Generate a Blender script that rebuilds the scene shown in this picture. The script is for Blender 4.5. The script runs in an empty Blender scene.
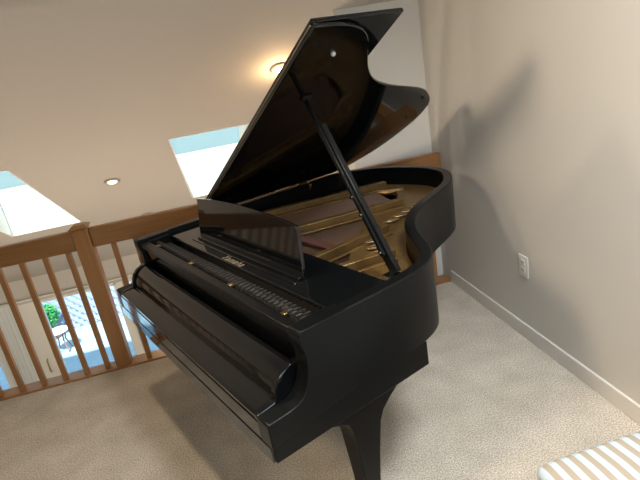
import bpy, bmesh, math, random
from mathutils import Vector, Matrix
random.seed(4)
PI = math.pi
C = bpy.context.scene.collection
scene = bpy.context.scene

# ------------------------------------------------------------------ materials
def mat(name, col, rough=.5, metal=0., coat=0., noise=None, bump=None, emit=None, spec=.5, coat_rough=.03):
    m = bpy.data.materials.new(name); m.use_nodes = True
    nt = m.node_tree; b = nt.nodes['Principled BSDF']
    b.inputs['Base Color'].default_value = (*col, 1)
    b.inputs['Roughness'].default_value = rough
    b.inputs['Metallic'].default_value = metal
    b.inputs['Coat Weight'].default_value = coat
    b.inputs['Coat Roughness'].default_value = coat_rough
    b.inputs['Specular IOR Level'].default_value = spec
    tc = nt.nodes.new('ShaderNodeTexCoord')
    if noise:                       # (scale, amount, second colour)
        n = nt.nodes.new('ShaderNodeTexNoise'); n.inputs['Scale'].default_value = noise[0]
        n.inputs['Detail'].default_value = 5
        r = nt.nodes.new('ShaderNodeValToRGB'); r.color_ramp.elements[0].position = .35; r.color_ramp.elements[1].position = .65
        r.color_ramp.elements[0].color = (*noise[1], 1); r.color_ramp.elements[1].color = (*col, 1)
        nt.links.new(tc.outputs['Object'], n.inputs['Vector']); nt.links.new(n.outputs['Fac'], r.inputs['Fac'])
        nt.links.new(r.outputs['Color'], b.inputs['Base Color'])
    if bump:                        # (scale, strength, distance)
        n2 = nt.nodes.new('ShaderNodeTexNoise'); n2.inputs['Scale'].default_value = bump[0]; n2.inputs['Detail'].default_value = 3
        bp = nt.nodes.new('ShaderNodeBump'); bp.inputs['Strength'].default_value = bump[1]; bp.inputs['Distance'].default_value = bump[2]
        nt.links.new(tc.outputs['Object'], n2.inputs['Vector']); nt.links.new(n2.outputs['Fac'], bp.inputs['Height'])
        nt.links.new(bp.outputs['Normal'], b.inputs['Normal'])
    if emit:
        b.inputs['Emission Color'].default_value = (*emit[0], 1); b.inputs['Emission Strength'].default_value = emit[1]
    return m

def wood(name, c1, c2, axis=0, rough=.35, scale=9):
    m = mat(name, c1, rough, coat=.25, coat_rough=.15)
    nt = m.node_tree; b = nt.nodes['Principled BSDF']
    tc = nt.nodes.new('ShaderNodeTexCoord'); mp = nt.nodes.new('ShaderNodeMapping')
    sc = [scale*3]*3; sc[axis] = scale*.18
    mp.inputs['Scale'].default_value = sc
    n = nt.nodes.new('ShaderNodeTexNoise'); n.inputs['Scale'].default_value = 1.6; n.inputs['Detail'].default_value = 8; n.inputs['Distortion'].default_value = .8
    r = nt.nodes.new('ShaderNodeValToRGB')
    r.color_ramp.elements[0].position = .3; r.color_ramp.elements[1].position = .7
    r.color_ramp.elements[0].color = (*c1, 1); r.color_ramp.elements[1].color = (*c2, 1)
    nt.links.new(tc.outputs['Object'], mp.inputs['Vector']); nt.links.new(mp.outputs['Vector'], n.inputs['Vector'])
    nt.links.new(n.outputs['Fac'], r.inputs['Fac']); nt.links.new(r.outputs['Color'], b.inputs['Base Color'])
    return m

def glass(name, tint, gloss=.08):
    m = bpy.data.materials.new(name); m.use_nodes = True; nt = m.node_tree; nt.nodes.clear()
    o = nt.nodes.new('ShaderNodeOutputMaterial'); mx = nt.nodes.new('ShaderNodeMixShader')
    t = nt.nodes.new('ShaderNodeBsdfTransparent'); g = nt.nodes.new('ShaderNodeBsdfGlossy')
    t.inputs['Color'].default_value = (*tint, 1); g.inputs['Roughness'].default_value = .03
    mx.inputs['Fac'].default_value = gloss
    nt.links.new(t.outputs[0], mx.inputs[1]); nt.links.new(g.outputs[0], mx.inputs[2]); nt.links.new(mx.outputs[0], o.inputs['Surface'])
    return m

M = {}
M['wall'] = mat('painted_wall', (.59, .565, .515), .75, bump=(220, .15, .002))
M['ceil'] = mat('painted_ceiling', (.52, .465, .40), .8, bump=(160, .2, .003))
M['trim'] = mat('trim_paint', (.66, .63, .58), .45)
M['ring'] = mat('beige_trim_ring', (.36, .30, .23), .5)
M['well'] = mat('skylight_shaft_paint', (.85, .85, .84), .8)
M['oak'] = wood('oak_rail', (.25, .112, .035), (.33, .153, .05), 0)
M['oakz'] = wood('oak_upright', (.29, .128, .040), (.37, .17, .056), 2)
M['oaky'] = wood('oak_long', (.25, .112, .035), (.33, .153, .05), 1)
M['black'] = mat('black_polish', (.003, .0035, .004), .06, spec=.5)
M['satin'] = mat('black_satin', (.0035, .004, .004), .30, spec=.17)
M['dark'] = mat('black_felt', (.006, .006, .006), .9)
M['gold'] = mat('plate_gold', (.19, .118, .042), .38, metal=.6, noise=(30, (.15, .09, .032)))
M['brass'] = mat('brass', (.62, .42, .16), .28, metal=1)
M['sboard'] = wood('soundboard_wood', (.10, .045, .02), (.15, .07, .03), 1, rough=.4)
M['string'] = mat('string_steel', (.085, .045, .022), .6, metal=.2)
M['copper'] = mat('string_copper', (.07, .034, .017), .6, metal=.2)
M['felt'] = mat('action_felt', (.022, .018, .015), .7)
M['actwood'] = mat('action_wood', (.09, .065, .045), .6)
M['redfelt'] = mat('red_felt', (.07, .022, .018), .95)
M['letter'] = mat('gold_lettering', (.22, .18, .12), .5)
M['white'] = mat('white_plastic', (.72, .70, .65), .4)
M['slot'] = mat('dark_slot', (.03, .03, .03), .6)
M['lamp'] = mat('lamp_glow', (1, .9, .75), .5, emit=((1., .78, .52), 4))
M['lamp2'] = mat('lamp_globe', (1, .9, .75), .5, emit=((1., .74, .46), 5))  # bulb of the added spotlight
M['steel'] = mat('chrome', (.7, .7, .7), .18, metal=1)
M['door'] = mat('door_vinyl', (.84, .83, .77), .4)
M['glass'] = glass('window_glass', (.72, .80, .84), .05)
M['skyglass'] = glass('skylight_glass', (.52, .56, .54), .04)
M['deck'] = mat('deck_boards', (.33, .42, .47), .6, noise=(6, (.27, .37, .43)))
M['lattice'] = mat('lattice_paint', (.36, .36, .50), .6)
M['leaf'] = mat('bush_leaves', (.06, .40, .10), .5, noise=(14, (.03, .22, .05)))
M['cloth'] = mat('table_cloth', (.8, .76, .76), .8)
M['rust'] = mat('table_metal', (.30, .16, .12), .6)
M['drape'] = mat('curtain_cloth', (.78, .82, .82), .9)
M['lower'] = mat('lower_floor', (.36, .29, .22), .7, noise=(5, (.30, .24, .18)))
M['grass'] = mat('yard', (.14, .24, .14), .9, noise=(3, (.1, .16, .12)))

def carpet():
    m = mat('loop_carpet', (.50, .43, .35), .95, spec=.1)
    nt = m.node_tree; b = nt.nodes['Principled BSDF']
    tc = nt.nodes.new('ShaderNodeTexCoord')
    def nz(s, d=4):
        n = nt.nodes.new('ShaderNodeTexNoise'); n.inputs['Scale'].default_value = s; n.inputs['Detail'].default_value = d
        nt.links.new(tc.outputs['Object'], n.inputs['Vector']); return n
    big = nz(6, 5); fine = nz(165, 3)
    v = nt.nodes.new('ShaderNodeTexVoronoi'); v.inputs['Scale'].default_value = 185
    nt.links.new(tc.outputs['Object'], v.inputs['Vector'])
    r = nt.nodes.new('ShaderNodeValToRGB'); r.color_ramp.elements[0].position = .32; r.color_ramp.elements[1].position = .68
    r.color_ramp.elements[0].color = (.38, .32, .245, 1); r.color_ramp.elements[1].color = (.86, .785, .66, 1)
    nt.links.new(fine.outputs['Fac'], r.inputs['Fac'])
    r2 = nt.nodes.new('ShaderNodeValToRGB'); r2.color_ramp.elements[0].position = .3; r2.color_ramp.elements[1].position = .7
    r2.color_ramp.elements[0].color = (.80, .79, .77, 1); r2.color_ramp.elements[1].color = (1, 1, 1, 1)
    nt.links.new(big.outputs['Fac'], r2.inputs['Fac'])
    mx = nt.nodes.new('ShaderNodeMix'); mx.data_type = 'RGBA'; mx.blend_type = 'MULTIPLY'; mx.inputs[0].default_value = 1
    nt.links.new(r.outputs['Color'], mx.inputs[6]); nt.links.new(r2.outputs['Color'], mx.inputs[7])
    nt.links.new(mx.outputs[2], b.inputs['Base Color'])
    bp = nt.nodes.new('ShaderNodeBump'); bp.inputs['Strength'].default_value = .8; bp.inputs['Distance'].default_value = .006; bp.invert = True
    nt.links.new(v.outputs['Distance'], bp.inputs['Height']); nt.links.new(bp.outputs['Normal'], b.inputs['Normal'])
    return m
M['carpet'] = carpet()

def stripes():
    m = mat('striped_ticking', (.8, .8, .8), .85, bump=(400, .2, .001))
    nt = m.node_tree; b = nt.nodes['Principled BSDF']
    tc = nt.nodes.new('ShaderNodeTexCoord'); sp = nt.nodes.new('ShaderNodeSeparateXYZ')
    nt.links.new(tc.outputs['Object'], sp.inputs[0])
    def op(o, a, v=None):
        n = nt.nodes.new('ShaderNodeMath'); n.operation = o; nt.links.new(a, n.inputs[0])
        if v is not None: n.inputs[1].default_value = v
        return n.outputs[0]
    s = op('SINE', op('MULTIPLY', sp.outputs['X'], 2*PI/.040))
    r = nt.nodes.new('ShaderNodeValToRGB'); r.color_ramp.elements[0].position = .44; r.color_ramp.elements[1].position = .56
    r.color_ramp.elements[0].color = (.30, .25, .185, 1); r.color_ramp.elements[1].color = (.40, .475, .515, 1)
    nt.links.new(op('MULTIPLY_ADD', s, .5), r.inputs['Fac'])
    r.inputs['Fac'].links[0].from_node.inputs[2].default_value = .5
    nt.links.new(r.outputs['Color'], b.inputs['Base Color'])
    return m
M['stripe'] = stripes()

# ------------------------------------------------------------------ mesh helpers
def obj(name, bm, m, parent=None, smooth=False, bevel=0., seg=2):
    bmesh.ops.recalc_face_normals(bm, faces=bm.faces)
    me = bpy.data.meshes.new(name); bm.to_mesh(me); bm.free()
    me.materials.append(m)
    o = bpy.data.objects.new(name, me); C.objects.link(o)
    if parent: o.parent = parent
    if bevel:
        b = o.modifiers.new('bevel', 'BEVEL'); b.width = bevel; b.segments = seg; b.limit_method = 'ANGLE'; b.angle_limit = .6
    if smooth or bevel:
        for p in me.polygons: p.use_smooth = True
        if hasattr(me, 'set_sharp_from_angle'): me.set_sharp_from_angle(angle=.7)
    return o
def empty(name, loc, rz=0):
    o = bpy.data.objects.new(name, None); C.objects.link(o); o.location = loc; o.rotation_euler = (0, 0, rz); o.empty_display_size = .1
    return o
def tag(o, label, cat, group=None, kind=None):
    o['label'] = label; o['category'] = cat
    if group: o['group'] = group
    if kind: o['kind'] = kind
    return o
def struct(o, label=None):
    o['kind'] = 'structure'
    if label: o['label'] = label
    return o
def box(bm, x0, x1, y0, y1, z0, z1):
    v = [bm.verts.new(p) for p in [(x0,y0,z0),(x1,y0,z0),(x1,y1,z0),(x0,y1,z0),(x0,y0,z1),(x1,y0,z1),(x1,y1,z1),(x0,y1,z1)]]
    for f in [(3,2,1,0),(4,5,6,7),(0,1,5,4),(1,2,6,5),(2,3,7,6),(3,0,4,7)]: bm.faces.new([v[i] for i in f])
def nb(): return bmesh.new()
def boxm(*a):
    bm = nb(); box(bm, *a); return bm
def prism(bm, pts, f0, f1):
    """pts: 2-D outline; f0, f1 map a 2-D point to the two 3-D end outlines"""
    a = [bm.verts.new(f0(p)) for p in pts]; b = [bm.verts.new(f1(p)) for p in pts]; n = len(pts)
    bm.faces.new(a[::-1]); bm.faces.new(b)
    for i in range(n): bm.faces.new([a[i], a[(i+1) % n], b[(i+1) % n], b[i]])
def lathe(bm, prof, c=(0,0,0), n=24, mtx=None):
    mtx = mtx or Matrix.Identity(3); rings = []
    for r, z in prof:
        if r < 1e-6: rings.append([bm.verts.new(Vector(c)+mtx @ Vector((0,0,z)))])
        else: rings.append([bm.verts.new(Vector(c)+mtx @ Vector((r*math.cos(2*PI*i/n), r*math.sin(2*PI*i/n), z))) for i in range(n)])
    for A, B in zip(rings, rings[1:]):
        for i in range(n):
            j = (i+1) % n
            if len(A) == 1 and len(B) == 1: continue
            if len(A) == 1: bm.faces.new([A[0], B[i], B[j]])
            elif len(B) == 1: bm.faces.new([A[i], A[j], B[0]])
            else: bm.faces.new([A[i], A[j], B[j], B[i]])
def bar(bm, p, q, w, h, up=(0,0,1)):
    p, q = Vector(p), Vector(q); d = (q-p).normalized(); s = d.cross(Vector(up)).normalized(); u = s.cross(d)
    vs = []
    for e in (p, q):
        vs.append([bm.verts.new(e + s*a*w/2 + u*b*h/2) for a, b in ((-1,-1),(1,-1),(1,1),(-1,1))])
    bm.faces.new(vs[0][::-1]); bm.faces.new(vs[1])
    for i in range(4): bm.faces.new([vs[0][i], vs[0][(i+1)%4], vs[1][(i+1)%4], vs[1][i]])
def tube(bm, pts, r, n=8):
    pts = [Vector(p) for p in pts]; rings = []
    for i, p in enumerate(pts):
        d = (pts[min(i+1, len(pts)-1)] - pts[max(i-1, 0)]).normalized()
        s = d.cross(Vector((.13, .21, .97))).normalized(); u = s.cross(d)
        rings.append([bm.verts.new(p + (s*math.cos(2*PI*k/n) + u*math.sin(2*PI*k/n))*r) for k in range(n)])
    for A, B in zip(rings, rings[1:]):
        for k in range(n): bm.faces.new([A[k], A[(k+1)%n], B[(k+1)%n], B[k]])
    bm.faces.new(rings[0][::-1]); bm.faces.new(rings[-1])
def catmull(P, n=6):
    out = []
    for i in range(len(P)-1):
        p0, p1, p2, p3 = [Vector(P[max(0, min(len(P)-1, k))]) for k in (i-1, i, i+1, i+2)]
        for j in range(n):
            t = j/n
            out.append(.5*((2*p1)+(-p0+p2)*t+(2*p0-5*p1+4*p2-p3)*t*t+(-p0+3*p1-3*p2+p3)*t**3))
    out.append(Vector(P[-1])); return out
def offset(P, d):
    out = []
    for i, p in enumerate(P):
        t = (P[min(i+1, len(P)-1)] - P[max(i-1, 0)]).normalized()
        out.append(p + Vector((-t.y, t.x))*d)
    return out

# ------------------------------------------------------------------ measurements
YR, XW = 3.183, 1.502              # loft edge (railing line) and right-hand wall
YF = 8.27; K = 3.70; S = .54        # far wall, sloping ceiling z = K - S*y
LZ = -3.2                          # lower floor
def sl(y): return K - S*y
nrm = Vector((0, S, 1)).normalized(); dwn = Vector((0, 1, -S)).normalized()

# ------------------------------------------------------------------ the setting
XL = -5.6; YB = -1.5; YT = -.6; ZR = sl(YT)
struct(obj('floor', boxm(-3.2, XW, YB, YR+.04, -.26, 0), M['carpet']), 'beige cut-pile carpet of the loft')
struct(obj('trim_1', boxm(-3.2, XW, YR-.045, YR+.075, -.055, .012), M['oak'], bevel=.006), 'oak nosing along the edge of the loft floor')
struct(obj('trim_2', boxm(-3.2, XW, YR+.04, YR+.06, -.30, -.055), M['trim']), 'painted fascia under the loft edge')
struct(obj('wall_right', boxm(XW, XW+.14, YB, YR+.1065, LZ, ZR+.4), M['wall']))
struct(obj('wall_return', boxm(.94, XW+.14, YR+.107, YR+.24, LZ, sl(YR+.107)-.001+.2), M['wall']))
struct(obj('wall_gable', boxm(XW+.14, XW+.28, YR-.2, YF+.2, LZ, ZR), M['wall']))
struct(obj('baseboard_right', boxm(XW-.014, XW, YB, YR-.046, 0, .088), M['trim'], bevel=.004))
struct(obj('wall_left', boxm(XL-.14, XL, YB, YF+.2, LZ, ZR+.4), M['wall']))
struct(obj('wall_back', boxm(XL, XW, YB-.14, YB, LZ, ZR+.4), M['wall']))
struct(obj('wall_loft_side', boxm(-3.34, -3.2, YB, 1.2, LZ, ZR+.3), M['wall']))
bm = nb(); box(bm, XL, XW+.3, YB, YF+.2, LZ-.1, LZ)
struct(obj('floor_lower', bm, M['lower']), 'lower living room floor')
# sloping ceiling with two skylight openings (upper room side), then the other slope behind the camera
sky_x = [(-2.31, -1.555), (-.287, .44)]; sy0, sy1 = 4.55, 6.17
xs = sorted([XL] + [v for p in sky_x for v in p] + [XW+.3]); ys = [YT, sy0, sy1, YF+.2]
bm = nb()
for i in range(len(xs)-1):
    for j in range(3):
        if j == 1 and (xs[i], xs[i+1]) in sky_x: continue
        p = [Vector((xs[i], ys[j], sl(ys[j]))), Vector((xs[i+1], ys[j], sl(ys[j]))), Vector((xs[i+1], ys[j+1], sl(ys[j+1]))), Vector((xs[i], ys[j+1], sl(ys[j+1])))]
        hp = [v + nrm*.52 for v in p]
        if j == 1:
            if any(abs(xs[i+1]-a) < 1e-6 for a, b in sky_x): hp[1].x -= .10; hp[2].x -= .10
        lo = [bm.verts.new(v) for v in p]; hi = [bm.verts.new(v) for v in hp]
        bm.faces.new(lo); bm.faces.new(hi[::-1])
        for k in range(4): bm.faces.new([lo[k], lo[(k+1)%4], hi[(k+1)%4], hi[k]])
struct(obj('ceiling', bm, M['ceil']), 'sloping painted ceiling')
bm = nb()
zz = ZR+S*(YB-.2-YT)
p = [Vector((XL, YT, ZR)), Vector((XW+.3, YT, ZR)), Vector((XW+.3, YB-.2, zz)), Vector((XL, YB-.2, zz))]
lo = [bm.verts.new(v) for v in p]; hi = [bm.verts.new(v+Vector((0,0,.45))) for v in p]
bm.faces.new(lo); bm.faces.new(hi[::-1])
for k in range(4): bm.faces.new([lo[k], lo[(k+1)%4], hi[(k+1)%4], hi[k]])
struct(obj('ceiling_back', bm, M['ceil']), 'other slope of the ceiling')
# skylights
def skylight(n, x0, x1):
    e = .004
    a0, a1 = Vector((0, sy0, sl(sy0))), Vector((0, sy1, sl(sy1)))
    def P(x, a, d): return Vector((x, a.y, a.z)) + nrm*d
    w = nb()                                             # shaft lining: four sides, 12 mm boards
    t = .012
    def slab(pts, off):
        A = [w.verts.new(q) for q in pts]; B = [w.verts.new(q+off) for q in pts]
        w.faces.new(A); w.faces.new(B[::-1])
        for k in range(4): w.faces.new([A[k], A[(k+1)%4], B[(k+1)%4], B[k]])
    H = .525; xf = x0-.10
    slab([P(x0, a0, -e), P(x0, a1, -e), P(xf, a1, H), P(xf, a0, H)], Vector((t,0,0)))
    slab([P(x1, a0, -e), P(x1, a1, -e), P(x1, a1, H), P(x1, a0, H)], Vector((-t,0,0)))
    slab([P(x0, a0, -e), P(x1, a0, -e), P(x1, a0, H), P(xf, a0, H)], dwn*t)
    slab([P(x0, a1, -e), P(x1, a1, -e), P(x1, a1, H), P(xf, a1, H)], -dwn*t)
    root = struct(obj('window_%d' % n, w, M['well']), 'white skylight shaft in the sloping ceiling')
    f = nb()
    for (p, q) in ((P(xf+.01, a0, H+.01), P(xf+.01, a1, H+.01)), (P(x1-.01, a0, H+.01), P(x1-.01, a1, H+.01)),
                   (P(xf, a0+dwn*.01, H+.01), P(x1, a0+dwn*.01, H+.01)), (P(xf, a1-dwn*.012, H+.01), P(x1, a1-dwn*.012, H+.01))):
        bar(f, p, q, .022, .04, up=nrm)
    obj('window_frame', f, M['white'], root)
    g = nb(); A = [g.verts.new(v) for v in (P(xf, a0, H+.03), P(x1, a0, H+.03), P(x1, a1, H+.03), P(xf, a1, H+.03))]
    B = [g.verts.new(v.co+nrm*.006) for v in A]; g.faces.new(A); g.faces.new(B[::-1])
    for k in range(4): g.faces.new([A[k], A[(k+1)%4], B[(k+1)%4], B[k]])
    obj('window_pane', g, M['skyglass'], root)
for n, (x0, x1) in enumerate(sky_x): skylight(n+1, x0, x1)

# far wall with the two glazed openings
DH = -1.162
open_x = [(-5.2, -3.82), (-3.40, -1.80), (-1.78, .3)]
bm = nb()
box(bm, XL, XW+.28, YF, YF+.14, DH, sl(YF)+.3)
edges = [XL] + [v for p in open_x for v in p] + [XW+.28]
for i in range(0, len(edges), 2): box(bm, edges[i], edges[i+1], YF, YF+.14, LZ, DH)
struct(obj('wall_far', bm, M['wall']))
for n, (x0, x1) in enumerate(open_x):
    f = nb(); fw = .33 if n == 1 else .07
    box(f, x0, x0+fw, YF+.01, YF+.10, LZ, DH); box(f, x1-.14, x1, YF+.01, YF+.10, LZ, DH)
    box(f, x0+fw, x1-.10, YF+.01, YF+.10, DH-.05, DH); box(f, x0+fw, x1-.10, YF+.01, YF+.10, LZ, LZ+.10)
    d = struct(obj('door_%d' % (n+1), f, M['door'], bevel=.008), 'white framed glass patio door')
    obj('door_pane', boxm(x0+fw-.01, x1-.09, YF+.05, YF+.058, LZ+.09, DH-.04), M['glass'], d)
    if n == 1:
        h = nb(); tube(h, [(x0+.13, YF+.01, -2.42), (x0+.13, YF-.04, -2.40), (x0+.13, YF-.04, -2.20), (x0+.13, YF+.01, -2.18)], .010)
        obj('door_handle', h, M['brass'], d, smooth=True)

bm = nb(); front = []; n = 60
for i in range(n+1):
    front.append((-3.83 + .42*i/n, YF-.07 + .028*math.sin(i/n*2*PI*7)))
for side in (0,):
    A = [bm.verts.new((x_, y_, LZ+.02)) for x_, y_ in front] + [bm.verts.new((x_, y_+.004, LZ+.02)) for x_, y_ in front[::-1]]
    B = [bm.verts.new((v.co.x, v.co.y, DH+.06)) for v in A]
    bm.faces.new(A[::-1]); bm.faces.new(B)
    for k in range(len(A)): bm.faces.new([A[k], A[(k+1)%len(A)], B[(k+1)%len(A)], B[k]])
cur = empty('curtain', (0, 0, 0)); tag(cur, 'pale drawn-back curtain hanging beside the glass patio door', 'curtain')
obj('curtain_fabric', bm, M['drape'], cur, smooth=True)
bm = nb(); tube(bm, [(-3.95, YF-.07, DH+.075), (-1.6, YF-.07, DH+.075)], .012, 10); obj('curtain_rod', bm, M['door'], cur, smooth=True)
for x_ in (-3.9, -1.65): obj('rod_bracket', boxm(x_-.01, x_+.01, YF-.08, YF, DH+.065, DH+.085), M['door'], cur)

# ------------------------------------------------------------------ outside
struct(obj('floor_patio', boxm(-12, 8, YF+.14, 13.6, LZ-.12, LZ-.02), M['deck']), 'pale patio deck')
struct(obj('floor_yard', boxm(-30, 30, 13.6, 18, LZ-.2, LZ-.1), M['grass']), 'yard beyond the patio')
t = empty('lattice_fence', (-2.6, 11.8, LZ-.02)); tag(t, 'pale diagonal lattice fence behind the patio', 'fence')
bm = nb(); W_, H_ = 4.2, 2.9
k = -W_-H_
while k < W_:
    for sgn in (1, -1):
        pts = []
        for s_ in (0, H_):
            pts.append((k+s_ if sgn == 1 else k+H_-s_, s_))
        (ax, az), (bx_, bz) = pts
        # clip to the panel
        def clip(x, z, x2, z2):
            lo_, hi_ = 0., 1.
            dx = x2-x
            for lim, sg in ((-W_, 1), (W_, -1)):
                f0, f1 = (x-lim)*sg, (x2-lim)*sg
                if f0 < 0 and f1 < 0: return None
                if f0 < 0: lo_ = max(lo_, f0/(f0-f1))
                if f1 < 0: hi_ = min(hi_, f0/(f0-f1))
            return (x+dx*lo_, z+(z2-z)*lo_, x+dx*hi_, z+(z2-z)*hi_) if hi_ > lo_ else None
        c_ = clip(ax, az, bx_, bz)
        if c_: bar(bm, (c_[0], .012*sgn, c_[1]), (c_[2], .012*sgn, c_[3]), .02, .065, up=(0,1,0)) if False else bar(bm, (c_[0], .012*sgn, c_[1]), (c_[2], .012*sgn, c_[3]), .075, .02, up=(0,1,0))
    k += .19
obj('lattice_panel', bm, M['lattice'], t)
for px_ in (-4.25, 0, 4.25): obj('fence_post', boxm(px_-.05, px_+.05, -.06, .06, 0, 3.0), M['lattice'], t)
obj('top_rail', boxm(-4.2, 4.2, -.04, .04, 2.9, 2.98), M['lattice'], t)
# bush
t = empty('potted_bush', (-4.22, 11.5, LZ-.02)); tag(t, 'bright green bush in front of the lattice fence', 'bush')
bm = nb(); lathe(bm, [(0, 0), (.12, 0), (.15, .22), (.13, .22), (.12, .19), (0, .19)]); obj('planter', bm, M['rust'], t, smooth=True)
bm = nb()
for i in range(900):
    u = random.uniform(-1, 1); a = random.uniform(0, 2*PI); r = .25*random.uniform(.5, 1)
    c = Vector((r*math.sqrt(1-u*u)*math.cos(a), r*math.sqrt(1-u*u)*math.sin(a), 0.56+1.1*r*u))
    d1 = Vector((random.gauss(0,1), random.gauss(0,1), random.gauss(0,1))).normalized()*.045; d2 = d1.orthogonal().normalized()*.022
    vs = [bm.verts.new(c+q) for q in (-d1, d2, d1, -d2)]; bm.faces.new(vs)
obj('foliage', bm, M['leaf'], t)
bm = nb()
for i in range(5):
    a = i*1.26; tube(bm, [(0,0,.18), (.04*math.cos(a), .04*math.sin(a), .35), (.14*math.cos(a), .14*math.sin(a), .6)], .012, 6)
obj('stem', bm, M['rust'], t)
# patio table
t = empty('patio_table', (-3.84, 10.7, LZ-.02)); tag(t, 'low round patio table with a pale top outside the glass door', 'table')
bm = nb(); lathe(bm, [(0, .47), (.20, .47), (.22, .485), (.20, .50), (0, .50)], n=32); obj('tabletop', bm, M['cloth'], t, smooth=True)
for i in range(4):
    a = PI/4+i*PI/2
    bm = nb(); tube(bm, [(.15*math.cos(a), .15*math.sin(a), .47), (.10*math.cos(a), .10*math.sin(a), .25), (.18*math.cos(a), .18*math.sin(a), .0)], .016, 8)
    obj('leg', bm, M['rust'], t, smooth=True)

# ------------------------------------------------------------------ loft railing (runs of oak, one thing)
rail = empty('loft_railing', (0, YR, 0)); tag(rail, 'oak loft railing with deep top board, square balusters and newel posts', 'railing')
zt, zb = .948, .825
def newel(x0, x1, y0=-.044, y1=.044, top=.952):
    bm = nb(); box(bm, x0, x1, y0, y1, .0125, top); p = obj('newel_post', bm, M['oakz'], rail, bevel=.006)
    cx, cy, h = (x0+x1)/2, (y0+y1)/2, (x1-x0)/2
    b2 = nb()
    prism(b2, [(-1,-1),(1,-1),(1,1),(-1,1)], lambda q: (cx+q[0]*(h+.002), cy+q[1]*((y1-y0)/2+.002), top), lambda q: (cx+q[0]*(h+.010), cy+q[1]*((y1-y0)/2+.010), top+.012))
    prism(b2, [(-1,-1),(1,-1),(1,1),(-1,1)], lambda q: (cx+q[0]*(h+.010), cy+q[1]*((y1-y0)/2+.010), top+.012), lambda q: (cx+q[0]*(h-.012), cy+q[1]*((y1-y0)/2-.012), top+.028))
    obj('post_cap', b2, M['oakz'], p)
newel(-.872, -.780)
obj('newel_post', boxm(1.315, 1.398, -.030, .044, .0125, zb), M['oakz'], rail, bevel=.006)
newel(-3.19, -3.10)
obj('top_board', boxm(-3.10, -.873, -.024, .024, zb, zt), M['oak'], rail, bevel=.008)
obj('top_board', boxm(-.779, 1.500, -.024, .024, zb, zt), M['oak'], rail, bevel=.008)
xb = -.932
bal = []
x = xb
while x > -3.05:
    bal.append(x); x -= .1315
x = -.668
while x < 1.28:
    bal.append(x); x += .1315
b0 = None
for x in bal:
    if b0 is None:
        b0 = obj('baluster', boxm(-.015, .015, -.015, .015, .0125, zb), M['oakz'], rail, bevel=.003); o = b0
    else:
        o = b0.copy(); C.objects.link(o); o.parent = rail
    o.location.x = x
# side railing, left of the loft (seen only in reflections)
rs = empty('loft_railing', (-3.15, 0, 0)); tag(rs, 'oak railing along the left side of the loft', 'railing')
obj('top_board', boxm(-.024, .024, 1.22, YR-.06, zb, zt), M['oaky'], rs, bevel=.008)
for i in range(14):
    obj('baluster', boxm(-.015, .015, 1.30+i*.1315, 1.33+i*.1315, 0, zb), M['oakz'], rs)

# ------------------------------------------------------------------ outlet
t = empty('wall_outlet', (XW, 2.262, .44)); tag(t, 'ivory double wall outlet low on the right wall', 'outlet')
obj('cover_plate', boxm(-.006, -.0005, -.040, .040, -.062, .062), M['white'], t, bevel=.003)
for dz in (-.022, .022):
    bm = nb(); box(bm, -.009, -.006, -.017, .017, dz-.015, dz+.015); s = obj('socket', bm, M['white'], t, bevel=.002)
    for dy in (-.007, .007): obj('slot', boxm(-.0098, -.0088, dy-.0014, dy+.0014, dz-.005, dz+.007), M['slot'], s)
# ------------------------------------------------------------------ recessed lights in the sloping ceiling
slope_rot = math.atan(S)
def downlight(x, y, label, energy, warm=(1., .66, .34), kind='SPOT'):
    e = empty('recessed_light', (x, y, sl(y))); e.rotation_euler = (-slope_rot, 0, 0); e.scale = (.82, .82, .82)
    tag(e, label, 'ceiling light', 'recessed lights in the sloping ceiling')
    bm = nb(); lathe(bm, [(.060, -.002), (.062, -.020), (.078, -.020), (.090, -.010), (.092, -.0005), (.060, -.0005), (.060, -.002)], n=32); obj('trim_ring', bm, M['ring'], e, smooth=True)
    bm = nb(); lathe(bm, [(0, -.034), (.025, -.032), (.044, -.024), (.050, -.010), (.050, -.002), (0, -.002)], n=24); obj('bulb', bm, M['lamp'], e, smooth=True)
    l = bpy.data.lights.new('downlight', kind); l.energy = energy; l.color = warm; l.shadow_soft_size = .06
    if kind == 'SPOT': l.spot_size = 2.6; l.spot_blend = .8
    lo_ = bpy.data.objects.new('downlight', l); C.objects.link(lo_); lo_.parent = e; lo_.location = (0, 0, -.05 if kind == 'SPOT' else -.115)
    return e
downlight(-.93, 5.19, 'small recessed light between the two skylights', 5)
downlight(-.87, 6.42, 'recessed light just above the oak rail, right of the newel post', 4)
downlight(.64, 3.80, 'recessed light half hidden behind the raised piano lid', 4, kind='POINT')
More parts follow.
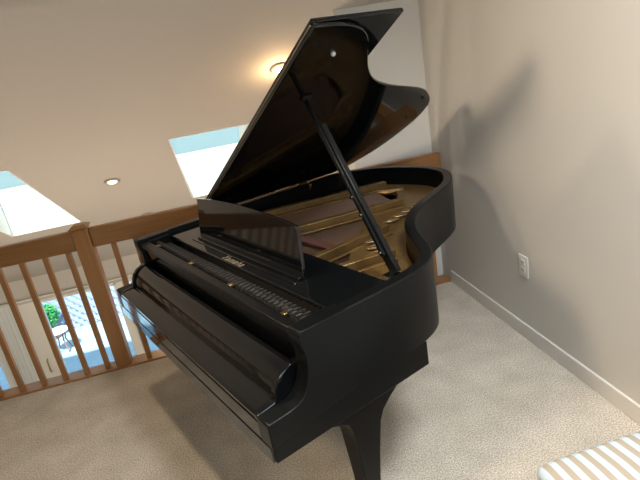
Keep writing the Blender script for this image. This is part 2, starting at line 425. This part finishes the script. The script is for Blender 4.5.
# ------------------------------------------------------------------ bench, bottom right corner
t = empty('upholstered_bench', (.690, 1.032, 0)); tag(t, 'low bench upholstered in beige and white striped fabric, in front of the right wall', 'bench')
def pad(x0, x1, y0, y1, z0, z1):
    bm = nb(); nx, ny = 24, 16; top = []
    r = .022
    rows = []
    for zi, (ins, z) in enumerate([(.006, z0), (0, z0+.02), (0, z1-r), (.007, z1-.008), (r, z1)]):
        ring = []
        cx0, cx1, cy0, cy1 = x0+ins, x1-ins, y0+ins, y1-ins; rr = .03
        for (cx, cy, a0) in ((cx1-rr, cy1-rr, 0), (cx0+rr, cy1-rr, PI/2), (cx0+rr, cy0+rr, PI), (cx1-rr, cy0+rr, 1.5*PI)):
            for k in range(6):
                a = a0+k*PI/10; ring.append(bm.verts.new((cx+rr*math.cos(a), cy+rr*math.sin(a), z)))
        rows.append(ring)
    for A, B in zip(rows, rows[1:]):
        n = len(A)
        for k in range(n): bm.faces.new([A[k], A[(k+1)%n], B[(k+1)%n], B[k]])
    c = bm.verts.new(((x0+x1)/2, (y0+y1)/2, z1+.012)); A = rows[-1]
    mid = [bm.verts.new((v.co.lerp(c.co, .4)).to_tuple()[:2]+(z1+.009,)) for v in A]
    for k in range(len(A)):
        bm.faces.new([A[k], A[(k+1)%len(A)], mid[(k+1)%len(A)], mid[k]]); bm.faces.new([mid[k], mid[(k+1)%len(A)], c])
    bm.faces.new(rows[0][::-1])
    return bm
obj('cushion', pad(0, .80, -.42, 0, .38, .48), M['stripe'], t, smooth=True)
obj('frame', boxm(.02, .78, -.40, -.02, .33, .379), M['oak'], t, bevel=.006)
for (lx, ly) in ((.03, -.39), (.73, -.39), (.03, -.07), (.73, -.07)):
    bm = nb(); prism(bm, [(0,0),(.04,0),(.04,.04),(0,.04)], lambda q: (lx+.006+q[0]*.7, ly+.006+q[1]*.7, 0), lambda q: (lx+q[0], ly+q[1], .33)); obj('leg', bm, M['oakz'], t)

# ================================================================== the grand piano
PX, PY, TH = -.596, 2.567, -1.1711
W, ZT, ZB = 1.500, .966, .700
AN, YH, FL = .543, .5285, .387
pn = empty('grand_piano', (PX, PY, 0), TH); tag(pn, 'black polished grand piano with raised lid and closed keyboard cover', 'piano')
bent = catmull([Vector(p) for p in [(1.5,.32),(1.5,.40),(1.5,.5),(1.493,.62),(1.475,.70),(1.44,.765),(1.385,.817),(1.30,.872),(1.206,.938),(1.12,1.02),(1.05,1.12),(.985,1.26),(.935,1.4),(.885,1.524),(.82,1.62),(.73,1.71),(.63,1.755),(.495,1.77),(.324,1.735),(.18,1.67),(.07,1.575),(.015,1.49),(0,1.40),(0,1.1),(0,.32)]], 5)
rimc = [p for p in bent]
inner = offset(rimc, .045)
inner[0] = Vector((1.455, .32)); inner[-1] = Vector((.045, .32))
# rim: band from the treble cheek round the tail to the bass cheek
bm = nb(); n = len(rimc); R = []
bv = .004
for i in range(n):
    o_, i_ = rimc[i], inner[i]; d = (i_-o_).normalized()
    R.append([bm.verts.new((*q, z)) for q, z in ((o_, ZB), (o_, ZT-bv), (o_+d*bv, ZT), (i_-d*bv, ZT), (i_, ZT-bv), (i_, ZB))])
for A, B in zip(R[:-1], R[1:]):
    for k in range(6): bm.faces.new([A[k], A[(k+1)%6], B[(k+1)%6], B[k]])
bm.faces.new(R[0]); bm.faces.new(R[-1][::-1])
obj('rim', bm, M['satin'], pn, smooth=True)
# bottom deck + soundboard + plate, cut to the inner outline (b > .40)
def plan(P, bmin): return [p for p in P if p.y > bmin]
ins = offset(rimc, .047)
def sheet(P, bmin, z0, z1):
    q = plan(P, bmin); q = [Vector((q[0].x, bmin))] + q + [Vector((q[-1].x, bmin))]
    bm = nb(); prism(bm, q, lambda p: (p.x, p.y, z0), lambda p: (p.x, p.y, z1)); return bm
obj('bottom_board', sheet(ins, .30, ZB+.002, ZB+.02), M['dark'], pn)
obj('soundboard', sheet(ins, .40, .795, .803), M['sboard'], pn)
# arms (cheeks) either side of the keyboard
arm = [(0,.664),(0,.742),(.004,.746),(.07,.748),(.10,.752),(.125,.764),(.142,.785),(.153,.812),(.160,.845),(.162,.88),(.158,.905),(.152,.925),(.150,.945),(.153,.960),(.160,ZT),(.324,ZT),(.324,.700)]
def arm_bm(a0, a1):
    bm = nb(); prism(bm, arm, lambda p: (a0, p[0], p[1]), lambda p: (a1, p[0], p[1])); return bm
obj('arm', arm_bm(0, .062), M['satin'], pn, bevel=.003)
obj('arm', arm_bm(W-.062, W), M['satin'], pn, bevel=.003)
# keybed
obj('keybed', boxm(.006, W-.006, .006, .64, .607, .698), M['satin'], pn, bevel=.003)
# keyslip
obj('keyslip', boxm(.012, W-.012, -.001, .020, .610, .662), M['black'], pn, bevel=.002)
obj('keyslip', boxm(.062, W-.062, .001, .024, .664, .726), M['black'], pn, bevel=.003)
kb = [(.003,.70),(.003,.742),(.014,.749),(.064,.754),(.069,.768),(.075,.790),(.087,.812),(.107,.832),(.134,.845),(.165,.848),(.184,.845),(.184,.70)]
for a0_ in (.062, W-.086):
    bm = nb(); prism(bm, kb, lambda p: (a0_, p[0], p[1]), lambda p: (a0_+.024, p[0], p[1])); obj('key_block', bm, M['black'], pn, bevel=.003)
# closed fallboard
fbt = catmull([Vector(p) for p in [(.010,.744),(.040,.747),(.068,.750),(.074,.753),(.078,.765),(.084,.785),(.095,.805),(.112,.824),(.135,.837),(.155,.840),(.168,.832)]], 4)
fb = [(.004,.728),(.004,.738)] + [(p.x, p.y) for p in fbt] + [(.168,.820),(.140,.820),(.118,.808),(.102,.790),(.092,.765),(.088,.742),(.06,.736),(.02,.730)]
bm = nb(); prism(bm, fb, lambda p: (.0865, p[0], p[1]), lambda p: (W-.0865, p[0], p[1])); obj('fallboard', bm, M['black'], pn, smooth=True)
bm = nb(); prism(bm, [(.192,.75),(.172,.925),(.184,.925),(.200,.75)], lambda p: (.064, p[0], p[1]), lambda p: (W-.064, p[0], p[1])); obj('fallboard_back', bm, M['black'], pn)
obj('front_rail', boxm(.062, W-.062, .165, .205, .925, .948), M['satin'], pn, bevel=.004)
for a_ in (.062, W-.088): obj('action_cheek', boxm(a_, a_+.026, .206, .312, .75, .952), M['satin'], pn, bevel=.003)
obj('action_bed', boxm(.062, W-.062, .206, .40, .80, .865), M['dark'], pn)
for c_ in (.14, .55, .93, 1.30):
    bm = nb(); box(bm, c_-.008, c_+.008, .206, .225, .866, .935); box(bm, c_-.011, c_+.011, .206, .238, .925, .933)
    obj('action_bracket', bm, M['brass'], pn, bevel=.002)
obj('action_rail', boxm(.09, W-.09, .206, .228, .885, .905), M['actwood'], pn)
bm = nb(); box(bm, -.0042, .0042, .012, .022, .866, .930); box(bm, -.003, .003, .022, .075, .905, .915); box(bm, -.005, .005, .008, .028, .930, .937)
lv = None
N = 50
for i in range(N):
    a = .085 + i*(W-.17)/(N-1)
    if lv is None: lv = obj('hammer', bm, M['felt'], pn); o = lv
    else:
        o = lv.copy(); C.objects.link(o); o.parent = pn
    o.location = (a, .226, 0)
# music desk tray (slides over the tuning pins) with a gold maker's name
tray = obj('desk_tray', boxm(.052, W-.052, .312, .555, .928, .946), M['black'], pn, bevel=.005)
obj('tray_rail', boxm(.28, 1.18, .352, .362, .946, .950), M['black'], tray, bevel=.002)
cu = bpy.data.curves.new('maker_name', 'FONT'); cu.body = 'Yamaha'; cu.size = .050; cu.extrude = .0003; cu.shear = .3; cu.align_x = 'CENTER'; cu.space_character = 1.15
tmp = bpy.data.objects.new('t', cu); C.objects.link(tmp); bpy.context.view_layer.update()
dg = bpy.context.evaluated_depsgraph_get(); me = bpy.data.meshes.new_from_object(tmp.evaluated_get(dg)); bpy.data.objects.remove(tmp)
me.materials.clear(); me.materials.append(M['letter'])
mk = bpy.data.objects.new('maker_name', me); C.objects.link(mk); mk.parent = tray; mk.location = (.75, .318, .9464)
mk['label'] = 'gold maker name lettering'
# music desk
L = math.radians(10)
def dk(a, h, t): return (a, .392 + h*math.sin(L) + t*math.cos(L), .950 + h*math.cos(L) - t*math.sin(L))
top = []
for i in range(25):
    u = i/24; a = 1.140 - u*.863
    h = .183 + .022*math.sin(PI*u)**.8 if 0 < u < 1 else .183
    top.append((a, h))
out = [(.292, 0.0), (1.178, 0.0), (1.174, .02), (1.148, .16)] + top + [(.283, .16), (.291, .02)]
bm = nb(); prism(bm, out, lambda p: dk(p[0], p[1], 0), lambda p: dk(p[0], p[1], .014)); obj('music_desk', bm, M['black'], pn, bevel=.0015)
for a in (.45, 1.02):
    bm = nb(); bar(bm, (a, .432, .948), dk(a, .11, .014), .02, .006); obj('desk_prop', bm, M['brass'], pn)
bm = nb(); box(bm, .30, 1.17, .374, .392, .9465, .958); obj('desk_ledge', bm, M['black'], pn, bevel=.002)
# dark top edge piece at each side of the tray (rim liners)
# ------------------ iron plate: front web, border along the bentside, struts
ring_o = offset(rimc, .050)
def ringseg(i0, i1, z0, z1):
    bm = nb(); RR = []
    for i in range(i0, i1+1):
        RR.append([bm.verts.new((*q, z)) for q, z in ((ring_o[i], z0), (ring_o[i], z1), (ring_i[i], z1+.012), (ring_i[i], z0))])
    for A, B in zip(RR[:-1], RR[1:]):
        for k in range(4): bm.faces.new([A[k], A[(k+1)%4], B[(k+1)%4], B[k]])
    bm.faces.new(RR[0]); bm.faces.new(RR[-1][::-1]); return bm
i0 = next(i for i, p in enumerate(rimc) if p.y > .60); i1 = max(i for i, p in enumerate(rimc) if p.y > 1.0)
ic = catmull([Vector(p) for p in [(1.30,.60),(1.20,.66),(1.05,.70),(.95,.80),(.87,.92),(.76,1.02),(.70,1.14),(.66,1.30),(.56,1.46),(.44,1.54),(.28,1.53),(.17,1.44),(.12,1.30),(.11,1.15),(.11,1.0)]], 8)
ring_i = list(rimc)
for i in range(i0, i1+1):
    k_ = (i-i0)/(i1-i0)*(len(ic)-1); j_ = min(int(k_), len(ic)-2); ring_i[i] = ic[j_].lerp(ic[j_+1], k_-j_)
plate = obj('iron_plate', ringseg(i0, i1, .845, .862), M['gold'], pn, smooth=True)
obj('plate_web', boxm(.05, W-.05, .42, .62, .845, .866), M['gold'], plate, bevel=.004)
def strut(p, q, w=.028, z=.893, z2=None):
    bm = nb(); bar(bm, (*p, z), (*q, z2 or z), w, .034); bar(bm, (*p, z-.022), (*q, z-.022), w+.04, .010)
    return obj('plate_strut', bm, M['gold'], plate, bevel=.003)
strut((.05, .60), (.36, 1.56), .040, .900); strut((.46, .56), (.70, 1.36), .034); strut((.945, .55), (.925, 1.03), .034); strut((1.10, .55), (1.17, .83), .034)
for (a, b_) in ((.795, 1.36), (.812, 1.279), (.832, 1.205), (.848, 1.132), (.975, .90), (1.038, .855), (1.093, .803), (1.14, .755)):
    m3 = Matrix.Rotation(math.atan2(.92, .39), 3, 'Z') @ Matrix.Diagonal((1.7, .62, 1))
    bm = nb(); lathe(bm, [(.019, .0), (.024, .0), (.026, .005), (.023, .008), (.019, .006), (.019, 0)], (a, b_, .877), 20, m3); obj('slot_rim', bm, M['gold'], plate, smooth=True)
    bm = nb(); lathe(bm, [(0, .0), (.020, .0), (.020, .003), (0, .003)], (a, b_, .879), 20, m3); obj('plate_slot', bm, M['slot'], plate)
# bass-side opening of the plate at the tail: raised boss
bm = nb(); m3 = Matrix.Rotation(.5, 3, 'Z') @ Matrix.Diagonal((1.5, .8, 1)); lathe(bm, [(.045,.0),(.075,.0),(.085,.012),(.078,.028),(.062,.030),(.050,.020),(.045,0)], (.37, 1.54, .856), 28, m3)
obj('plate_boss', bm, M['gold'], plate, smooth=True)
bm = nb(); lathe(bm, [(0,0),(.047,0),(.047,.004),(0,.004)], (.37, 1.54, .864), 28, m3); obj('boss_opening', bm, M['redfelt'], plate)
# bridge + strings
bm = nb(); br = catmull([(1.28,.70),(1.12,.80),(.98,.95),(.86,1.13),(.74,1.32),(.60,1.48)], 5)
for A, B in zip(br, br[1:]): bar(bm, (A.x, A.y, .822), (B.x, B.y, .822), .03, .034)
obj('bridge', bm, M['sboard'], pn)
bm = nb()
for i in range(90):
    u = i/89
    k = u*(len(br)-1); j = min(int(k), len(br)-2); e = br[j].lerp(br[j+1], k-j)
    st = Vector((1.40 - u*.98, .56)); d = (Vector((e.x, e.y))-st); e2 = st + d*1.06
    tube(bm, [(st.x, st.y, .868), (e2.x, e2.y, .846)], .0011, 4)
s = obj('steel_strings', bm, M['string'], pn); s['kind'] = 'stuff'
bm = nb()
for i in range(34):
    u = i/33; tube(bm, [(.07+u*.34, .56, .876), (.30+u*.30, 1.50-u*.12, .872)], .0028, 5)
s = obj('bass_strings', bm, M['copper'], pn); s['kind'] = 'stuff'
bm = nb(); bar(bm, (.30, 1.47, .825), (.62, 1.34, .825), .03, .06); obj('bass_bridge', bm, M['sboard'], pn)
bm = nb(); bar(bm, (.08, .80, .893), (.45, .80, .893), .05, .010); bar(bm, (.50, .74, .885), (.90, .74, .885), .05, .010)
obj('felt_strip', bm, M['redfelt'], pn)
# rim moulding inside the case (black ledge under the lid)
# ------------------ lid
ca, sa = math.cos(AN), math.sin(AN)
HZ = ZT + .004
def LP(a, b, t=0): return (a*ca - t*sa, b, HZ + a*sa + t*ca)
# outline of the main lid: front fold line at b=YH, then the rim curve with a small overhang
oh = offset(rimc, -.006)
lidp = [p for p in oh if p.y > YH+.002]
lidp = [Vector((W+.002, YH))] + lidp + [Vector((-.004, YH))]
def lidmesh(P, t0, t1, ch=.004):
    bm = nb()
    cen = P
    def ring(d, t):
        Q = []
        m = len(P)
        for i in range(m):
            a_, c_ = P[i-1], P[(i+1) % m]; tt = (c_-a_).normalized(); Q.append(P[i] + Vector((-tt.y, tt.x))*d)
        return [bm.verts.new(LP(q.x, q.y, t)) for q in Q]
    rs_ = [ring(ch, t0), ring(0, t0+ch), ring(0, t1-ch), ring(ch, t1)]
    for A, B in zip(rs_, rs_[1:]):
        for k in range(len(A)): bm.faces.new([A[k], A[(k+1)%len(A)], B[(k+1)%len(A)], B[k]])
    bm.faces.new(rs_[0][::-1]); bm.faces.new(rs_[-1]); return bm
lid = obj('lid', lidmesh(lidp, 0, .015, .003), M['black'], pn, smooth=True)
flp = [Vector(p) for p in [(W+.002, YH), (W+.002, YH+FL), (-.004, YH+FL), (-.004, YH)]]
flap = obj('lid_flap', lidmesh(flp, .018, .033, .003), M['black'], pn, smooth=True)
flap['label'] = 'front lid section folded back on top of the main lid'
# piano hinge between flap and lid, rubber buttons, spine hinges
bm = nb(); tube(bm, [LP(0.02, YH-.001, .0165), LP(W-.01, YH-.001, .0165)], .0028, 10); obj('lid_hinge', bm, M['actwood'], lid, smooth=True)
mt = Matrix.Rotation(-AN, 3, 'Y')
def button(a, b, r, m, name):
    bm = nb(); lathe(bm, [(0, -.009), (r*.7, -.009), (r, -.005), (r, .001), (0, .001)], LP(a, b, 0), 14, mt); obj(name, bm, m, lid, smooth=True)
button(1.352, .683, .009, M['white'], 'lid_bumper')
button(.80, 1.60, .008, M['slot'], 'lid_bumper'); button(.585, 1.655, .008, M['slot'], 'lid_bumper')
for b_ in (.62, 1.21):
    bm = nb(); tube(bm, [(-.006, b_-.035, ZT+.002), (-.006, b_+.035, ZT+.002)], .006, 10); box(bm, .0, .03, b_-.03, b_+.03, ZT, ZT+.003); obj('spine_hinge', bm, M['brass'], pn, smooth=True)
bm = nb(); tube(bm, [(.05, 1.225, .93), (.062, 1.225, .955)], .007, 10); lathe(bm, [(0,-.011),(.009,-.006),(.011,0),(.009,.006),(0,.011)], (.062, 1.225, .957), 12); obj('lid_pin', bm, M['brass'], pn, smooth=True)
# prop stick: lower thick leg, upper slimmer leg, brass pivot
P0 = Vector((1.345, .675, .905)); P1 = Vector(LP(1.083, .705, -.012))
d = P1-P0
bm = nb(); bar(bm, P0, P0+d*.84, .048, .022, up=(0,1,.2)); st = obj('prop_stick', bm, M['satin'], pn, bevel=.004)
off = Vector((.0, -.016, .0))
bm = nb(); bar(bm, P0+d*.10+off, P1+off*.5, .020, .014, up=(0,1,.2)); obj('inner_stick', bm, M['satin'], st, bevel=.003)
for f in (.12, .33, .43):
    bm = nb(); q = P0+d*f; tube(bm, [q+Vector((0,-.030,0)), q+Vector((0,.013,0))], .006, 10); obj('stick_pin', bm, M['steel'], st, smooth=True)
bm = nb(); box(bm, 1.30, 1.452, .64, .70, .885, .900); obj('stick_bracket', bm, M['steel'], pn, bevel=.004)
bm = nb(); q = LP(1.083, .705, -.004); box(bm, -.014, .014, -.022, .022, -.004, .004)
bmesh.ops.rotate(bm, verts=bm.verts, matrix=Matrix.Rotation(-AN, 3, 'Y')); bmesh.ops.translate(bm, verts=bm.verts, vec=q); obj('stick_cup', bm, M['dark'], lid)
# ------------------ legs
def leg(a0, b0, flip=1, width=.095):
    prof = []
    right = [(.570,.645),(.545,.632),(.500,.605),(.455,.575),(.420,.545),(.402,.510),(.392,.46),(.380,.40),(.366,.31),(.352,.20),(.345,.10),(.343,.062)]
    left = [(.130,.630),(.160,.614),(.205,.602),(.245,.586),(.272,.570),(.286,.535),(.292,.48),(.296,.40),(.300,.31),(.300,.20),(.300,.10),(.300,.062)]
    bm = nb(); RR = []
    for (bl, zl), (br_, zr) in zip(left, right):
        ww = width*(.55+.45*min(1, (zl-.06)/.55))
        z1_, z2_ = min(zl, .6985 if False else zl), zr
        am = a0
        RR.append([bm.verts.new(p) for p in ((am-ww/2*2*(1 if flip > 0 else 0), b0+bl, zl), (am+ww/2*2*(0 if flip > 0 else 1), b0+bl, zl), (am+ww*(0 if flip > 0 else 1), b0+br_, z2_), (am-ww*(1 if flip > 0 else 0), b0+br_, z2_))])
    for A, B in zip(RR[:-1], RR[1:]):
        for k in range(4): bm.faces.new([A[k], A[(k+1)%4], B[(k+1)%4], B[k]])
    bm.faces.new(RR[0]); bm.faces.new(RR[-1][::-1])
    l = obj('leg', bm, M['satin'], pn, bevel=.004)
    cxa = a0-width*.28 if flip > 0 else a0+width*.28
    bm = nb(); m3 = Matrix.Rotation(PI/2, 3, 'Y'); lathe(bm, [(0,-.011),(.024,-.011),(.027,-.006),(.027,.006),(.024,.011),(0,.011)], (cxa, b0+.32, .0275), 18, m3)
    tube(bm, [(cxa, b0+.32, .03), (cxa, b0+.32, .065)], .009, 8); obj('caster', bm, M['brass'], l, smooth=True)
leg(W-.014, 0, 1); leg(.014, 0, -1)
leg(.47, 1.00, 1, .10)
obj('leg_block', boxm(.34, .52, 1.10, 1.60, .645, ZB+.001), M['satin'], pn, bevel=.004)
# ------------------ pedal lyre
bm = nb(); box(bm, .64, .86, .52, .60, .10, .15); box(bm, .60, .90, .50, .62, .590, .607); ly = obj('pedal_lyre', bm, M['satin'], pn, bevel=.006)
for a in (.68, .82): obj('lyre_post', boxm(a-.016, a+.016, .545, .575, .15, .590), M['satin'], ly, bevel=.004)
for a in (.69, .75, .81):
    bm = nb(); tube(bm, [(a, .54, .112), (a, .46, .105), (a, .41, .085), (a, .38, .075)], .011, 8); obj('pedal', bm, M['brass'], ly, smooth=True)

# ------------------------------------------------------------------ unseen loft lamps added for brightness, placed along the lid's shadow directions
def spotlight(x, y, z, aim, label, energy, col):
    e = empty('ceiling_spotlight', (x, y, sl(y))); tag(e, label, 'lamp'); D = z-sl(y)
    bm = nb(); lathe(bm, [(0,-.03),(.05,-.03),(.06,.03),(0,.03)], n=20); obj('canopy', bm, M['trim'], e, smooth=True)
    bm = nb(); tube(bm, [(0,0,-.03), (0,0,D+.05)], .008, 8); obj('stem', bm, M['trim'], e)
    q = Vector(aim)-Vector((x, y, z)); rot = q.to_track_quat('-Z', 'Y')
    bm = nb(); lathe(bm, [(0,.09),(.04,.085),(.055,.06),(.06,-.03),(.054,-.03),(.05,.05),(0,.06)], (0,0,D), 24, rot.to_matrix()); obj('lamp_head', bm, M['trim'], e, smooth=True)
    bm = nb(); lathe(bm, [(0,-.012),(.03,-.008),(.045,.006),(0,.02)], (0,0,D), 20, rot.to_matrix()); obj('bulb', bm, M['lamp2'], e, smooth=True)
    l = bpy.data.lights.new('spotlight_beam', 'SPOT'); l.energy = energy; l.color = col; l.spot_size = 1.25; l.spot_blend = .8; l.shadow_soft_size = .22
    lo_ = bpy.data.objects.new('spotlight_beam', l); C.objects.link(lo_); lo_.parent = e; lo_.location = Vector((0,0,D)) + q.normalized()*.045; lo_.rotation_euler = rot.to_euler()
spotlight(-1.5, .67, 2.49, (1.3, 1.7, .9), 'white ceiling spotlight aimed at the right wall', 145, (1., .80, .58))
e = downlight(-.45, 1.94, 'recessed light above the piano', 58, (1., .80, .58))  # added out of view for more warm light in the loft
def added_floor_lamp(x, y, label, energy):  # hidden lamps added downstairs to brighten the far wall and sloping ceiling
    e = empty('floor_lamp', (x, y, LZ)); tag(e, label, 'lamp')
    bm = nb(); lathe(bm, [(0,0),(.14,0),(.14,.02),(.02,.035),(0,.035)]); obj('base', bm, M['brass'], e, smooth=True)
    bm = nb(); tube(bm, [(0,0,.03),(0,0,1.35)], .012); obj('pole', bm, M['brass'], e)
    bm = nb(); lathe(bm, [(.22,1.28),(.15,1.55),(.145,1.55),(.215,1.28),(.22,1.28)]); obj('lamp_shade', bm, M['cloth'], e, smooth=True)
    l = bpy.data.lights.new('bulb_light', 'POINT'); l.energy = energy; l.color = (1., .88, .74); l.shadow_soft_size = .12
    lo_ = bpy.data.objects.new('bulb_light', l); C.objects.link(lo_); lo_.parent = e; lo_.location = (0,0,1.62)
added_floor_lamp(-3.2, 3.9, 'floor lamp in the lower room left of the landing', 95)
added_floor_lamp(-.2, 3.9, 'floor lamp in the lower room below the landing', 95)
# fill daylight with an added, unseen window in the wall behind the viewpoint
w0 = (.30, 1.40); 
f = nb()
for a in ((w0[0], w0[0]+.06, .85, 2.05), (w0[1]-.06, w0[1], .85, 2.05)): box(f, a[0], a[1], YB, YB+.05, a[2], a[3])
box(f, w0[0], w0[1], YB, YB+.05, .79, .85); box(f, w0[0], w0[1], YB, YB+.05, 2.05, 2.11)
wn = struct(obj('window_3', f, M['trim']), 'window in the wall behind')
l = bpy.data.lights.new('window_daylight', 'AREA'); l.shape = 'RECTANGLE'; l.size = .96; l.size_y = 1.15; l.energy = 24; l.color = (.74, .88, 1.)
lo_ = bpy.data.objects.new('window_daylight', l); C.objects.link(lo_); lo_.location = (.85, YB+.06, 1.45); lo_.rotation_euler = (PI/2, 0, PI)
lo_.rotation_euler = (-PI/2, 0, PI)
lo_.rotation_euler = (Vector((0, 1, -.12)).to_track_quat('-Z', 'Y')).to_euler()

# overhead daylight and unseen roof window, added to brighten the right-hand floor
wx, wy = .95, .55
f = nb()
for sx in (-1, 1): bar(f, (wx+sx*.36, wy-.5, sl(wy-.5)-.012), (wx+sx*.36, wy+.5, sl(wy+.5)-.012), .05, .03)
for sy in (-1, 1): bar(f, (wx-.38, wy+sy*.48, sl(wy+sy*.48)-.012), (wx+.38, wy+sy*.48, sl(wy+sy*.48)-.012), .05, .03)
struct(obj('window_4', f, M['trim']), 'roof window over the loft')
l = bpy.data.lights.new('roof_window_daylight', 'AREA'); l.shape = 'RECTANGLE'; l.size = .66; l.size_y = .95; l.energy = 46; l.color = (.90, .95, 1.); l.spread = 1.7
lo_ = bpy.data.objects.new('roof_window_daylight', l); C.objects.link(lo_); lo_.location = (wx, wy, sl(wy)-.05)
lo_.rotation_euler = Vector((.02, .25, -1)).to_track_quat('-Z', 'Y').to_euler()

# ------------------------------------------------------------------ world, sun, camera
wd = bpy.data.worlds.new('sky'); scene.world = wd; wd.use_nodes = True
nt = wd.node_tree; bg = nt.nodes['Background']; bg.inputs['Color'].default_value = (.62, .86, 1.0, 1); bg.inputs['Strength'].default_value = 2.0
sn = bpy.data.lights.new('sun', 'SUN'); sn.energy = 14.; sn.angle = .03; sn.color = (1, .97, .92)
so = bpy.data.objects.new('sun', sn); C.objects.link(so); so.location = (0, -4, 9)
so.rotation_euler = Vector((.10, .50, -.85)).to_track_quat('-Z', 'Y').to_euler()

yaw, pitch, roll, f, h = .1847, .3347, -.1734, 511.33, 1.6561
fw = Vector((math.sin(yaw)*math.cos(pitch), math.cos(yaw)*math.cos(pitch), -math.sin(pitch)))
rt = Vector((math.cos(yaw), -math.sin(yaw), 0)); up = rt.cross(fw)
r2 = rt*math.cos(roll) + up*math.sin(roll); u2 = -rt*math.sin(roll) + up*math.cos(roll)
cm = bpy.data.cameras.new('camera'); cam = bpy.data.objects.new('camera', cm); C.objects.link(cam)
mw = Matrix((r2, u2, -fw)).transposed().to_4x4(); mw.translation = Vector((0, 0, h)); cam.matrix_world = mw
cm.sensor_fit = 'HORIZONTAL'; cm.sensor_width = 36; cm.lens = f*36/640; cm.clip_start = .05; cm.clip_end = 200
scene.camera = cam
scene.view_settings.view_transform = 'Standard'; scene.view_settings.look = 'None'; scene.view_settings.gamma = 1
scene.view_settings.exposure = 0.55; scene.view_settings.use_curve_mapping = False
